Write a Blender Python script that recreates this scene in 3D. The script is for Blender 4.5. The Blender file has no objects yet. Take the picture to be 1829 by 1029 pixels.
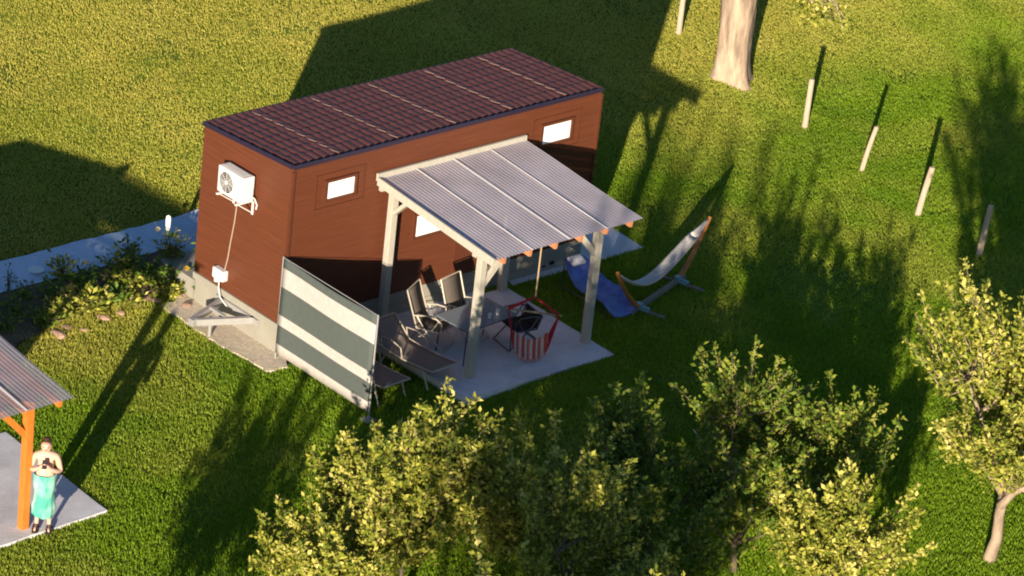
import bpy, bmesh, math, random
import numpy as np
from mathutils import Vector, Matrix, noise
S = bpy.context.scene
R = math.radians
rng = np.random.default_rng(7)
random.seed(7)

# ------------------------------------------------------------------ camera, sky, sun, exposure
cam = bpy.data.cameras.new('camera'); camo = bpy.data.objects.new('camera', cam)
S.collection.objects.link(camo); S.camera = camo
camo.location = (-36.0315, -42.3236, 28.5635)
camo.rotation_euler = (1.1192365, -0.1032955, -0.7256784)
cam.sensor_width = 36; cam.lens = 6387.46/1829*36
cam.clip_start = 1; cam.clip_end = 2000
SUN_AZ = -2.4679325; SUN_EL = R(11.4)
w = bpy.data.worlds.new('World'); S.world = w; w.use_nodes = True
nt = w.node_tree; bg = nt.nodes['Background']
sky = nt.nodes.new('ShaderNodeTexSky'); sky.sky_type = 'NISHITA'; sky.sun_disc = False
sky.ozone_density = 4.0; sky.dust_density = 0.4; sky.sun_elevation = SUN_EL; sky.sun_rotation = math.pi/2 - SUN_AZ
nt.links.new(sky.outputs[0], bg.inputs[0]); bg.inputs[1].default_value = 0.072
sd = Vector((math.cos(SUN_EL)*math.cos(SUN_AZ), math.cos(SUN_EL)*math.sin(SUN_AZ), math.sin(SUN_EL)))
sl = bpy.data.lights.new('sun', 'SUN'); so = bpy.data.objects.new('sun', sl); S.collection.objects.link(so)
sl.energy = 5.0; sl.angle = R(0.5); sl.color = (1.0, 0.84, 0.65)
so.rotation_euler = sd.to_track_quat('Z', 'Y').to_euler(); so.location = (-40, -30, 20)
S.view_settings.view_transform = 'Standard'; S.view_settings.look = 'None'
S.view_settings.exposure = 1.2; S.view_settings.gamma = 1
S.render.engine = 'CYCLES'
S.cycles.max_bounces = 6; S.cycles.transparent_max_bounces = 12
S.cycles.filter_width = 2.0

# ------------------------------------------------------------------ helpers
def link(o, parent=None):
    S.collection.objects.link(o)
    if parent: o.parent = parent
    return o
def tag(o, label=None, cat=None, group=None, kind=None):
    if label: o['label'] = label
    if cat: o['category'] = cat
    if group: o['group'] = group
    if kind: o['kind'] = kind
    return o
def empty(name, loc, rz=0, **k):
    o = bpy.data.objects.new(name, None); o.location = loc; o.rotation_euler = (0, 0, rz)
    link(o); tag(o, **k); return o
class MB:
    """collects shapes and links them as one mesh object"""
    def __init__(s): s.v = []; s.f = []; s.m = []
    def add(s, vs, fs, mi=0):
        b = len(s.v); s.v += [tuple(v) for v in vs]; s.f += [tuple(b+i for i in f) for f in fs]; s.m += [mi]*len(fs)
    def box(s, c, d, rot=None, mi=0, bev=0.0):
        c = Vector(c); hx, hy, hz = d[0]/2, d[1]/2, d[2]/2
        M = rot or Matrix.Identity(3)
        if bev <= 0:
            vs = [c+M@Vector((x*hx, y*hy, z*hz)) for z in (-1, 1) for y in (-1, 1) for x in (-1, 1)]
            s.add(vs, [(0,2,3,1),(4,5,7,6),(0,1,5,4),(2,6,7,3),(0,4,6,2),(1,3,7,5)], mi)
        else:
            bm = bmesh.new(); bmesh.ops.create_cube(bm, size=1)
            for v in bm.verts: v.co = Vector((v.co.x*d[0], v.co.y*d[1], v.co.z*d[2]))
            bmesh.ops.bevel(bm, geom=bm.edges[:], offset=bev, segments=2, affect='EDGES', profile=.6)
            bm.verts.index_update()
            s.add([c+M@v.co for v in bm.verts], [[v.index for v in f.verts] for f in bm.faces], mi); bm.free()
    def beam(s, a, b, wd, ht, mi=0, up=(0,0,1), bev=0.0):
        a = Vector(a); b = Vector(b); x = (b-a).normalized(); u = Vector(up)
        if abs(x.dot(u)) > .95: u = Vector((0,1,0))
        y = u.cross(x).normalized(); z = x.cross(y)
        s.box((a+b)/2, ((b-a).length, wd, ht), Matrix((x, y, z)).transposed(), mi, bev)
    def tube(s, pts, r, n=6, mi=0, cap=True):
        pts = [Vector(p) for p in pts]; rs = r if isinstance(r, (list, tuple)) else [r]*len(pts)
        rings = []; t0 = (pts[1]-pts[0]).normalized()
        u = t0.orthogonal().normalized()
        for i, p in enumerate(pts):
            t = (pts[min(i+1, len(pts)-1)]-pts[max(i-1, 0)]).normalized()
            u = (u-t*u.dot(t)).normalized(); v = t.cross(u)
            rings.append([p+(u*math.cos(2*math.pi*k/n)+v*math.sin(2*math.pi*k/n))*rs[i] for k in range(n)])
        vs = [q for rg in rings for q in rg]; fs = []
        for i in range(len(pts)-1):
            for k in range(n): fs.append((i*n+k, i*n+(k+1) % n, (i+1)*n+(k+1) % n, (i+1)*n+k))
        if cap: fs += [tuple(range(n-1, -1, -1)), tuple((len(pts)-1)*n+k for k in range(n))]
        s.add(vs, fs, mi)
    def lathe(s, prof, c=(0,0,0), n=16, mi=0, M=None):
        c = Vector(c); vs = []; fs = []
        for (r, z) in prof:
            for k in range(n):
                q = Vector((r*math.cos(2*math.pi*k/n), r*math.sin(2*math.pi*k/n), z))
                vs.append(c+(M@q if M else q))
        for i in range(len(prof)-1):
            for k in range(n): fs.append((i*n+k, i*n+(k+1) % n, (i+1)*n+(k+1) % n, (i+1)*n+k))
        fs += [tuple(range(n-1, -1, -1)), tuple((len(prof)-1)*n+k for k in range(n))]
        s.add(vs, fs, mi)
    def sheet(s, rows, th=0.0, mi=0):
        """rows: list of lists of points; thickness along local normal"""
        nr, nc = len(rows), len(rows[0]); vs = [Vector(p) for r in rows for p in r]
        def nrm(i, j):
            a = Vector(rows[min(i+1, nr-1)][j])-Vector(rows[max(i-1, 0)][j]); b = Vector(rows[i][min(j+1, nc-1)])-Vector(rows[i][max(j-1, 0)])
            return a.cross(b).normalized()
        fs = [(i*nc+j, i*nc+j+1, (i+1)*nc+j+1, (i+1)*nc+j) for i in range(nr-1) for j in range(nc-1)]
        if th > 0:
            N = nr*nc; vs2 = [vs[i*nc+j]+nrm(i, j)*th for i in range(nr) for j in range(nc)]
            fs2 = [tuple(N+k for k in reversed(f)) for f in fs]; e = []
            bd = [j for j in range(nc)]+[i*nc+nc-1 for i in range(1, nr)]+[(nr-1)*nc+j for j in range(nc-2, -1, -1)]+[i*nc for i in range(nr-2, 0, -1)]
            for k in range(len(bd)):
                a, b = bd[k], bd[(k+1) % len(bd)]; e.append((b, a, N+a, N+b))
            vs += vs2; fs = fs+fs2+e
        s.add(vs, fs, mi)
    def build(s, name, mats, parent=None, smooth=False, loc=None):
        me = bpy.data.meshes.new(name); me.from_pydata(s.v, [], s.f)
        for m in (mats if isinstance(mats, (list, tuple)) else [mats]): me.materials.append(m)
        me.polygons.foreach_set('material_index', s.m)
        if smooth: me.polygons.foreach_set('use_smooth', [True]*len(s.f))
        me.update(); o = bpy.data.objects.new(name, me); link(o, parent)
        if loc: o.location = loc
        return o
def rotz(a): return Matrix.Rotation(a, 3, 'Z')

# ------------------------------------------------------------------ materials
def mat(name, col, rough=.7, spec=.3, metal=0, var=0, vscale=6, bump=0, bscale=20, wave=None, trans=0, stretch=(1,1,1), alt=None, altscale=3, coat=0):
    m = bpy.data.materials.new(name); m.use_nodes = True; n = m.node_tree.nodes; l = m.node_tree.links
    b = n['Principled BSDF']; b.inputs['Base Color'].default_value = (*col, 1); b.inputs['Roughness'].default_value = rough
    b.inputs['Specular IOR Level'].default_value = spec; b.inputs['Metallic'].default_value = metal
    b.inputs['Coat Weight'].default_value = coat
    tc = n.new('ShaderNodeTexCoord'); mp = n.new('ShaderNodeMapping'); mp.inputs['Scale'].default_value = stretch
    l.new(tc.outputs['Object'], mp.inputs[0]); src = None
    if alt:
        ns = n.new('ShaderNodeTexNoise'); ns.inputs['Scale'].default_value = altscale; ns.inputs['Detail'].default_value = 5
        l.new(mp.outputs[0], ns.inputs[0]); rp = n.new('ShaderNodeValToRGB')
        rp.color_ramp.elements[0].position = .42; rp.color_ramp.elements[1].position = .62
        l.new(ns.outputs[0], rp.inputs[0]); mx = n.new('ShaderNodeMix'); mx.data_type = 'RGBA'
        mx.inputs[6].default_value = (*col, 1); mx.inputs[7].default_value = (*alt, 1)
        l.new(rp.outputs[0], mx.inputs[0]); src = mx.outputs[2]
    if var:
        ns = n.new('ShaderNodeTexNoise'); ns.inputs['Scale'].default_value = vscale; ns.inputs['Detail'].default_value = 6; ns.inputs['Roughness'].default_value = .65
        l.new(mp.outputs[0], ns.inputs[0]); mr = n.new('ShaderNodeMapRange')
        mr.inputs[1].default_value = .25; mr.inputs[2].default_value = .75; mr.inputs[3].default_value = 1-var; mr.inputs[4].default_value = 1+var
        l.new(ns.outputs[0], mr.inputs[0]); vm = n.new('ShaderNodeVectorMath'); vm.operation = 'SCALE'
        if src: l.new(src, vm.inputs[0])
        else: vm.inputs[0].default_value = col
        l.new(mr.outputs[0], vm.inputs['Scale']); src = vm.outputs[0]
    if src: l.new(src, b.inputs['Base Color'])
    if bump or wave:
        bp = n.new('ShaderNodeBump'); bp.inputs['Distance'].default_value = .02
        if wave:
            axis, sc, st = wave; wv = n.new('ShaderNodeTexWave'); wv.wave_type = 'BANDS'; wv.bands_direction = axis; wv.wave_profile = 'SAW'
            wv.inputs['Scale'].default_value = sc; wv.inputs['Distortion'].default_value = .15; l.new(tc.outputs['Object'], wv.inputs[0])
            l.new(wv.outputs[1], bp.inputs['Height']); bp.inputs['Strength'].default_value = st
        else:
            ns = n.new('ShaderNodeTexNoise'); ns.inputs['Scale'].default_value = bscale; ns.inputs['Detail'].default_value = 6
            l.new(mp.outputs[0], ns.inputs[0]); l.new(ns.outputs[0], bp.inputs['Height']); bp.inputs['Strength'].default_value = bump
        l.new(bp.outputs[0], b.inputs['Normal'])
    if trans:
        tr = n.new('ShaderNodeBsdfTranslucent'); ms = n.new('ShaderNodeMixShader'); ms.inputs[0].default_value = trans
        if src: l.new(src, tr.inputs[0])
        else: tr.inputs[0].default_value = (*col, 1)
        l.new(b.outputs[0], ms.inputs[1]); l.new(tr.outputs[0], ms.inputs[2]); l.new(ms.outputs[0], n['Material Output'].inputs[0])
    return m
M = dict(
 clad=mat('brown_siding', (.108,.0315,.0128), .6, .35, var=.2, vscale=2.2, stretch=(.5,.5,9), wave=('Z', 3.1, 1.0)),
 trim=mat('brown_trim', (.085,.026,.012), .5, .3, var=.1, vscale=8),
 edge=mat('dark_roof_edge', (.022,.014,.028), .4, .5),
 tile=mat('roof_tile_metal', (.105,.035,.028), .55, .25, var=.3, vscale=5, bump=.15, bscale=60),
 seam=mat('tile_seam_pale', (.24,.14,.105), .5, .4, var=.25, vscale=12),
 white=mat('white_plastic', (.60,.59,.57), .4, .4, var=.03),
 blind=mat('white_blind', (.80,.80,.79), .45, .4),
 acg=mat('grille_grey', (.56,.55,.53), .5, .3),
 skirt=mat('skirt_board', (.25,.24,.20), .75, .2, var=.1, vscale=3, bump=.1),
 conc=mat('concrete', (.58,.58,.60), .88, .2, var=.13, vscale=3.5, bump=.25, bscale=30, alt=(.49,.485,.50), altscale=1.1),
 path=mat('path_concrete', (.46,.55,.66), .85, .2, var=.12, vscale=4, bump=.25, bscale=30),  # blue of the open shade mixed into the base colour
 gravel=mat('gravel_strip', (.56,.48,.37), .95, .1, var=.3, vscale=18, bump=.8, bscale=45),
 post=mat('painted_timber', (.36,.34,.285), .6, .25, var=.14, vscale=7, stretch=(3,3,.6)),
 orange=mat('orange_timber', (.46,.15,.022), .55, .3, var=.2, vscale=7, stretch=(3,3,.5)),
 rafter=mat('raw_timber', (.40,.17,.08), .7, .2, var=.15),
 metal=mat('pale_tube', (.38,.34,.27), .38, .5, metal=.1),
 darkm=mat('dark_tube', (.05,.055,.065), .4, .5),
 sling=mat('grey_brown_sling', (.13,.11,.09), .8, .2, var=.12, vscale=30, trans=.25),
 sling2=mat('taupe_sling', (.22,.19,.165), .8, .2, var=.1, vscale=30, trans=.2),
 black=mat('black_fabric', (.018,.018,.022), .8, .2),
 steel=mat('galvanised_steel', (.34,.34,.33), .45, .5, metal=.3, var=.1),
 cable=mat('white_cable', (.32,.25,.2), .6, .2),
 wood=mat('varnished_wood', (.34,.13,.03), .45, .4, var=.2, vscale=8),
 woodg=mat('weathered_wood', (.16,.155,.13), .7, .2, var=.2, vscale=10),
 clampb=mat('blue_clamp', (.12,.26,.32), .4, .4),
 net=mat('grey_stripe_cloth', (.48,.45,.41), .85, .1, var=.35, vscale=3, stretch=(1,30,1)),
 cloth=mat('white_cloth', (.5,.47,.44), .85, .1),
 blue=mat('blue_cloth', (.12,.20,.46), .75, .2, var=.4, vscale=3, alt=(.08,.11,.33), altscale=2.4, bump=.3, bscale=6),
 pillow=mat('grey_pillow', (.42,.42,.46), .8, .2, var=.1),
 rope=mat('tan_rope', (.33,.25,.14), .8, .1),
 red=mat('red_cord', (.36,.018,.03), .8, .1, var=.2),
 rock=mat('pale_rock', (.32,.21,.155), .9, .1, var=.3, vscale=10, bump=.7, bscale=14),
 soil=mat('bed_soil', (.12,.095,.06), .95, .1, var=.4, vscale=7, bump=.8, bscale=25),
 bark=mat('bark', (.10,.08,.055), .9, .1, var=.45, vscale=7, stretch=(1,1,.3), bump=.9, bscale=12),
 barkp=mat('old_pale_bark', (.37,.28,.20), .9, .1, var=.45, vscale=3, stretch=(1.6,1.6,.35), bump=1.0, bscale=9, alt=(.15,.115,.085), altscale=2.5),
 fence=mat('weathered_post', (.38,.30,.22), .85, .1, var=.25, vscale=6, stretch=(3,3,.6)),
 skin=mat('skin', (.60,.36,.27), .5, .35, var=.05),
 hair=mat('brown_hair', (.055,.028,.018), .7, .2),
 towel=mat('teal_towel', (.07,.33,.27), .9, .1, alt=(.30,.52,.44), altscale=2.6, stretch=(1.6,1.6,.9), bump=.7, bscale=9),
 sandal=mat('black_sandal', (.03,.022,.02), .7, .2),
 rose=mat('cream_petals', (.6,.55,.36), .7, .2, var=.1, trans=.2),
 yellowf=mat('yellow_petals', (.72,.52,.08), .7, .2, var=.15, trans=.2),
)
def stripes(name, th=0):
    m = bpy.data.materials.new(name); m.use_nodes = True; n = m.node_tree.nodes; l = m.node_tree.links
    b = n['Principled BSDF']; b.inputs['Roughness'].default_value = .8; b.inputs['Specular IOR Level'].default_value = .15
    return m, n, l, b
# windscreen cloth: horizontal bands by height
m, n, l, b = stripes('banded_screen_cloth')
tc = n.new('ShaderNodeTexCoord'); sx = n.new('ShaderNodeSeparateXYZ'); l.new(tc.outputs['Object'], sx.inputs[0])
mr = n.new('ShaderNodeMapRange'); mr.inputs[1].default_value = .16; mr.inputs[2].default_value = 1.98; l.new(sx.outputs[2], mr.inputs[0])
rp = n.new('ShaderNodeValToRGB'); rp.color_ramp.interpolation = 'CONSTANT'
G, Wc = (.072,.086,.080,1), (.40,.37,.345,1)
el = rp.color_ramp.elements; el[0].position = 0; el[0].color = Wc
el[1].position = .10; el[1].color = G
for p_, c_ in ((.30, Wc), (.41, G), (.70, Wc), (.90, G)):
    e = el.new(p_); e.color = c_
for e in el: pass
l.new(mr.outputs[0], rp.inputs[0])
ns = n.new('ShaderNodeTexNoise'); ns.inputs['Scale'].default_value = 9; l.new(tc.outputs['Object'], ns.inputs[0])
m2 = n.new('ShaderNodeMapRange'); m2.inputs[3].default_value = .86; m2.inputs[4].default_value = 1.12; l.new(ns.outputs[0], m2.inputs[0])
vm = n.new('ShaderNodeVectorMath'); vm.operation = 'SCALE'; l.new(rp.outputs[0], vm.inputs[0]); l.new(m2.outputs[0], vm.inputs['Scale']); l.new(vm.outputs[0], b.inputs[0])
M['screen'] = m
# striped seat cloth
m, n, l, b = stripes('red_white_striped_cloth')
tc = n.new('ShaderNodeTexCoord'); sx = n.new('ShaderNodeSeparateXYZ'); l.new(tc.outputs['Object'], sx.inputs[0])
ma = n.new('ShaderNodeMath'); ma.operation = 'MULTIPLY'; ma.inputs[1].default_value = 5.2; l.new(sx.outputs[0], ma.inputs[0])
mf = n.new('ShaderNodeMath'); mf.operation = 'FRACT'; l.new(ma.outputs[0], mf.inputs[0])
rp = n.new('ShaderNodeValToRGB'); rp.color_ramp.interpolation = 'CONSTANT'; el = rp.color_ramp.elements
el[0].color = (.5,.42,.34,1); el[1].position = .25; el[1].color = (.42,.07,.055,1)
for p_, c_ in ((.55, (.5,.42,.34,1)), (.72, (.10,.13,.12,1)), (.82, (.5,.12,.1,1))):
    e = el.new(p_); e.color = c_
l.new(mf.outputs[0], rp.inputs[0]); l.new(rp.outputs[0], b.inputs[0]); M['seatcloth'] = m
# translucent corrugated sheet
def sheetmat(name, tint, alpha):
    m, n, l, b = stripes(name)
    b.inputs['Base Color'].default_value = (*tint, 1); b.inputs['Roughness'].default_value = .5; b.inputs['Specular IOR Level'].default_value = .4
    tc = n.new('ShaderNodeTexCoord'); ns = n.new('ShaderNodeTexNoise'); ns.inputs['Scale'].default_value = 1.6; ns.inputs['Detail'].default_value = 7; l.new(tc.outputs['Object'], ns.inputs[0])
    rp = n.new('ShaderNodeValToRGB'); rp.color_ramp.elements[0].position = .3; rp.color_ramp.elements[1].position = .7
    rp.color_ramp.elements[0].color = tuple(c*.72 for c in tint)+(1,); rp.color_ramp.elements[1].color = (*tint, 1)
    l.new(ns.outputs[0], rp.inputs[0]); l.new(rp.outputs[0], b.inputs[0])
    tp = n.new('ShaderNodeBsdfTransparent'); tp.inputs[0].default_value = (.9,.88,.86,1)
    tl = n.new('ShaderNodeBsdfTranslucent'); tl.inputs[0].default_value = (*tint, 1)
    m1 = n.new('ShaderNodeMixShader'); m1.inputs[0].default_value = .3; l.new(b.outputs[0], m1.inputs[1]); l.new(tl.outputs[0], m1.inputs[2])
    mx = n.new('ShaderNodeMixShader'); mx.inputs[0].default_value = alpha
    l.new(tp.outputs[0], mx.inputs[1]); l.new(m1.outputs[0], mx.inputs[2]); l.new(mx.outputs[0], n['Material Output'].inputs[0]); return m
M['poly'] = sheetmat('corrugated_sheet', (.62,.565,.61), .93)
M['poly2'] = sheetmat('corrugated_sheet_clear', (.50,.46,.50), .74)
m, n, l, b = stripes('dark_glass'); b.inputs['Base Color'].default_value = (.16,.21,.24,1); b.inputs['Roughness'].default_value = .12; b.inputs['Specular IOR Level'].default_value = .7
M['glass'] = m
# leaves & grass: colour varies with a per-face random attribute and with place
def leafmat(name, cols, trans=.3, place=None, rough=.6):
    m, n, l, b = stripes(name); b.inputs['Roughness'].default_value = rough; b.inputs['Specular IOR Level'].default_value = .3
    at = n.new('ShaderNodeAttribute'); at.attribute_name = 'rnd'
    rp = n.new('ShaderNodeValToRGB'); el = rp.color_ramp.elements
    el[0].color = (*cols[0], 1); el[1].color = (*cols[-1], 1); el[1].position = 1
    for i, c in enumerate(cols[1:-1]): e = el.new((i+1)/(len(cols)-1)); e.color = (*c, 1)
    l.new(at.outputs['Fac'], rp.inputs[0]); out = rp.outputs[0]
    if place:
        a2 = n.new('ShaderNodeAttribute'); a2.attribute_name = 'dry'
        mx = n.new('ShaderNodeMix'); mx.data_type = 'RGBA'; l.new(a2.outputs['Fac'], mx.inputs[0]); l.new(out, mx.inputs[6])
        r2 = n.new('ShaderNodeValToRGB'); r2.color_ramp.elements[0].color = (*place[0], 1); r2.color_ramp.elements[1].color = (*place[1], 1)
        l.new(at.outputs['Fac'], r2.inputs[0]); l.new(r2.outputs[0], mx.inputs[7]); out = mx.outputs[2]
    l.new(out, b.inputs[0]); tr = n.new('ShaderNodeBsdfTranslucent'); l.new(out, tr.inputs[0])
    ms = n.new('ShaderNodeMixShader'); ms.inputs[0].default_value = trans; l.new(b.outputs[0], ms.inputs[1]); l.new(tr.outputs[0], ms.inputs[2])
    l.new(ms.outputs[0], n['Material Output'].inputs[0]); return m
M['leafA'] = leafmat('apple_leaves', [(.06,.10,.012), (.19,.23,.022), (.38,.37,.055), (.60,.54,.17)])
M['leafB'] = leafmat('darker_shaded_leaves', [(.04,.085,.008), (.10,.17,.015), (.19,.23,.025), (.36,.34,.06)])  # apple leaves again with shade in the colour for shaded trees; also bed plants
M['leafC'] = leafmat('bed_leaves', [(.05,.10,.012), (.11,.19,.02), (.19,.26,.035)])
M['grass'] = leafmat('grass_blades', [(.10,.20,.006), (.165,.285,.009), (.26,.37,.016)], .35, place=[(.325,.32,.036), (.53,.48,.10)])

# ------------------------------------------------------------------ terrain
def hgt(x, y):
    x = np.asarray(x, float); y = np.asarray(y, float)
    s = np.maximum(0, y-2.8); s = np.where(s > 0, s*s/(s+.4), 0)
    s = np.where(s > 18, 18+(s-18)*.1, s)
    k = .225-.07*np.clip((x-9)/5, 0, 1)
    t = np.clip((x-.5)/4, 0, 1)
    return s*k + .15*t*t*(3-2*t)
def H(x, y): return float(hgt(x, y))
def vnoise(x, y, sc, seed=0):
    r = np.random.default_rng(seed); g = r.random((256, 256)); x = x/sc+500; y = y/sc+500
    i = np.floor(x).astype(int); j = np.floor(y).astype(int); fx = x-i; fy = y-j
    fx = fx*fx*(3-2*fx); fy = fy*fy*(3-2*fy); i %= 256; j %= 256; i2 = (i+1) % 256; j2 = (j+1) % 256
    return (g[i, j]*(1-fx)+g[i2, j]*fx)*(1-fy)+(g[i, j2]*(1-fx)+g[i2, j2]*fx)*fy
def ground():
    a = np.concatenate([np.linspace(-400, -40, 13)[:-1], np.linspace(-40, -14, 14)[:-1], np.linspace(-14, 34, 161), np.linspace(34, 60, 12)[1:], np.linspace(60, 400, 12)[1:]])
    b = np.concatenate([np.linspace(-400, -50, 12)[:-1], np.linspace(-50, -20, 14)[:-1], np.linspace(-20, 26, 154), np.linspace(26, 60, 14)[1:], np.linspace(60, 400, 12)[1:]])
    X, Y = np.meshgrid(a, b, indexing='ij'); Z = hgt(X, Y)+(vnoise(X, Y, .7, 3)-.5)*.03-.015
    nb = len(b); v = np.stack([X, Y, Z], -1).reshape(-1, 3)
    f = [(i*nb+j, (i+1)*nb+j, (i+1)*nb+j+1, i*nb+j+1) for i in range(len(a)-1) for j in range(nb-1)]
    me = bpy.data.meshes.new('ground'); me.from_pydata(v.tolist(), [], f)
    me.materials.append(mat('lawn_ground', (.11,.15,.015), .95, .05, var=.35, vscale=2.5, alt=(.085,.12,.02), altscale=.5, bump=1, bscale=8))
    me.polygons.foreach_set('use_smooth', [True]*len(f))
    o = bpy.data.objects.new('ground', me); link(o); tag(o, kind='structure')
ground()

def slab(name, pts, z0, z1, m, kind='structure', dz=None, **k):
    mb = MB(); n_ = len(pts)
    top = [(x, y, (z1 if dz is None else H(x, y)+dz)) for x, y in pts]; bot = [(x, y, t[2]-(z1-z0)) for (x, y), t in zip(pts, top)]
    mb.add(top+bot, [tuple(range(n_)), tuple(range(2*n_-1, n_-1, -1))]+[(i, i+n_, (i+1) % n_+n_, (i+1) % n_) for i in range(n_)])
    o = mb.build(name, m); tag(o, kind=kind, **k); return o
def jag(pts, step=.25, amp=.012):
    out = []
    for i in range(len(pts)):
        a = Vector(pts[i]); b = Vector(pts[(i+1) % len(pts)]); n_ = max(1, int((b-a).length/step)); t = (b-a).normalized(); nn = Vector((-t.y, t.x))
        for k in range(n_):
            q = a+(b-a)*k/n_; 
            if k: q += nn*random.uniform(-amp, amp)
            out.append((q.x, q.y))
    return out
PATIO = [(1.66,-3.10), (5.06,-3.19), (5.17,-.16), (1.62,-.16)]
PAD = [(.06,-.15), (8.66,-.15), (8.85,2.75), (.06,2.75)]
PATIO2 = [(-12.5,-2.98), (-5.72,-2.86), (-5.64,.1), (-12.5,.1)]
slab('patio', jag(PATIO), -.1, .17, M['conc'])
slab('foundation_pad', jag(PAD), -.2, .145, M['conc'])
slab('neighbour_patio', jag(PATIO2), -.2, .05, M['conc'])
# path strip, follows the slope
def path():
    mb = MB(); rows = []
    for x in np.arange(-16, 7.01, .25):
        j1, j2 = random.uniform(-.008, .008), random.uniform(-.02, .02)
        ya, yb = 4.03+.012*math.sin(x*2)+j1, 4.82-.025*(x+3)*.4+j2
        if x > .9: ya -= .9
        rows.append([(x, y, H(x, y)+.05) for y in (ya, ya+.2, (ya+yb)/2, yb-.1, yb)])
    mb.sheet(rows, 0); 
    for v in list(mb.v): pass
    n0 = len(mb.v); o = mb.build('path', M['path']); tag(o, kind='structure')
path()
# gravel strip at the foot of the end wall, and flower bed soil
slab('gravel_path', jag([(-.55,-.35), (-.12,-.42), (.05,-.16), (.052,2.7), (-.60,2.6), (-.62,1.3)], .12, .05), -.05, .035, M['gravel'])
mb = MB(); rows = []
for x in np.arange(-9, .6, .2):
    ylo = 3.15+.2*math.sin(x*1.7)+(-.55 if x < -3 else 0)+random.uniform(-.06, .06)
    rows.append([(x, ylo+(4.06-ylo)*t, H(x, ylo+(4.06-ylo)*t)+.03+.05*math.sin(math.pi*t)) for t in (0, .25, .5, .75, 1)])
mb.sheet(rows, 0); tag(mb.build('flower_bed', M['soil'], smooth=True), kind='structure')

# ------------------------------------------------------------------ grass
def inside(px, py, poly, grow=0):
    c = np.zeros(px.shape, bool); n_ = len(poly); cx = sum(p[0] for p in poly)/n_; cy = sum(p[1] for p in poly)/n_
    P = [(x+grow*np.sign(x-cx), y+grow*np.sign(y-cy)) for x, y in poly]
    j = n_-1
    for i in range(n_):
        xi, yi = P[i]; xj, yj = P[j]
        c ^= ((yi > py) != (yj > py)) & (px < (xj-xi)*(py-yi)/(yj-yi+1e-12)+xi); j = i
    return c
def grass():
    N = 2500000
    # area seen from around the photograph's place
    C0 = np.array([2.0, 0.0]); ax = np.array([.663, -.748])*-1; 
    fwd = np.array([.663, .748]); rt = np.array([.748, -.663])
    u = rng.uniform(-16, 16, N); v = rng.uniform(-18, 27, N); 
    ctr = np.array([6.0, -1.0])
    x = ctr[0]+fwd[0]*v+rt[0]*u; y = ctr[1]+fwd[1]*v+rt[1]*u
    keep = np.ones(N, bool)
    keep &= ~inside(x, y, PATIO, .0); keep &= ~inside(x, y, PAD, -.0); keep &= ~inside(x, y, PATIO2, -.0)
    keep &= ~((x < 7) & (y > 4.02+.03*np.sin(x*3)) & (y < 4.80-.01*(x+3)))
    keep &= ~((x > .9) & (x < 7) & (y > 2.7) & (y < 4.8))
    keep &= ~((x < .6) & (y > 3.15+.2*np.sin(x*1.7)-.55*(x < -3)) & (y < 4.1) & (rng.random(N) < .85))
    keep &= ~((x > -.52+.05*np.sin(y*5)) & (x < .1) & (y > -.35) & (y < 2.7) & (rng.random(N) < .93))
    bare = vnoise(x, y, 1.1, 9)*.6+vnoise(x, y, .45, 10)*.4
    keep &= ~((np.exp(-(((x-10.5)/1.3)**2+((y+3.0)/1.8)**2)) > rng.random(N)*1.1) & (rng.random(N) < .8))
    keep &= ~((bare > .74) & (rng.random(N) < .5))
    x = x[keep]; y = y[keep]; n_ = len(x); z = hgt(x, y)-.01
    back = np.clip((y-1.5)/4, 0, 1)
    dry = .85*np.clip((y-x*.10-.6)/4, 0, 1)+.18*np.clip((y+1)/4, 0, 1)+1.0*np.clip((vnoise(x, y, 2.6, 4)*.7+vnoise(x, y, .7, 5)*.3-.48)*1.5, -.3, .35)+rng.normal(0, .08, n_)
    brown = np.exp(-(((x-10.4)/1.7)**2+((y+2.6)/1.9)**2)); dry = np.clip(dry+brown*.4, 0, 1)
    bedz = ((x < .2) & (x > -3.6) & (y > 2.55+.12*np.sin(x*3)) & (y < 3.6))
    tall = 1+.9*bedz+.3*vnoise(x, y, .35, 6)+.3*np.clip((-y-4)/4, 0, 1)
    ht = rng.uniform(.03, .06, n_)*tall*(1-.25*back)
    wd = rng.uniform(.009, .016, n_)
    a = rng.uniform(0, 2*np.pi, n_); la = rng.uniform(0, 2*np.pi, n_); ln = ht*rng.uniform(.1, .9, n_)
    P = np.stack([x, y, z], 1); dx = np.stack([np.cos(a), np.sin(a), 0*a], 1)*wd[:, None]
    tip = P+np.stack([np.cos(la)*ln, np.sin(la)*ln, ht], 1)
    V = np.empty((n_, 3, 3), np.float32); V[:, 0] = P-dx; V[:, 1] = P+dx; V[:, 2] = tip
    me = bpy.data.meshes.new('grass'); me.vertices.add(n_*3); me.vertices.foreach_set('co', V.ravel())
    me.loops.add(n_*3); me.loops.foreach_set('vertex_index', np.arange(n_*3, dtype=np.int32))
    me.polygons.add(n_); me.polygons.foreach_set('loop_start', np.arange(0, n_*3, 3, dtype=np.int32))
    me.update(calc_edges=True)
    r = np.clip(.15+.32*rng.random(n_)+.42*vnoise(x, y, .7, 8)+.06*rng.normal(size=n_), 0, 1)
    for nm, val in (('rnd', r), ('dry', dry)):
        at = me.attributes.new(nm, 'FLOAT', 'FACE'); at.data.foreach_set('value', val.astype(np.float32))
    me.materials.append(M['grass']); o = bpy.data.objects.new('grass', me); link(o)
    tag(o, 'short green lawn grass growing over the sloping meadow', 'grass', kind='stuff')
grass()

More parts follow.
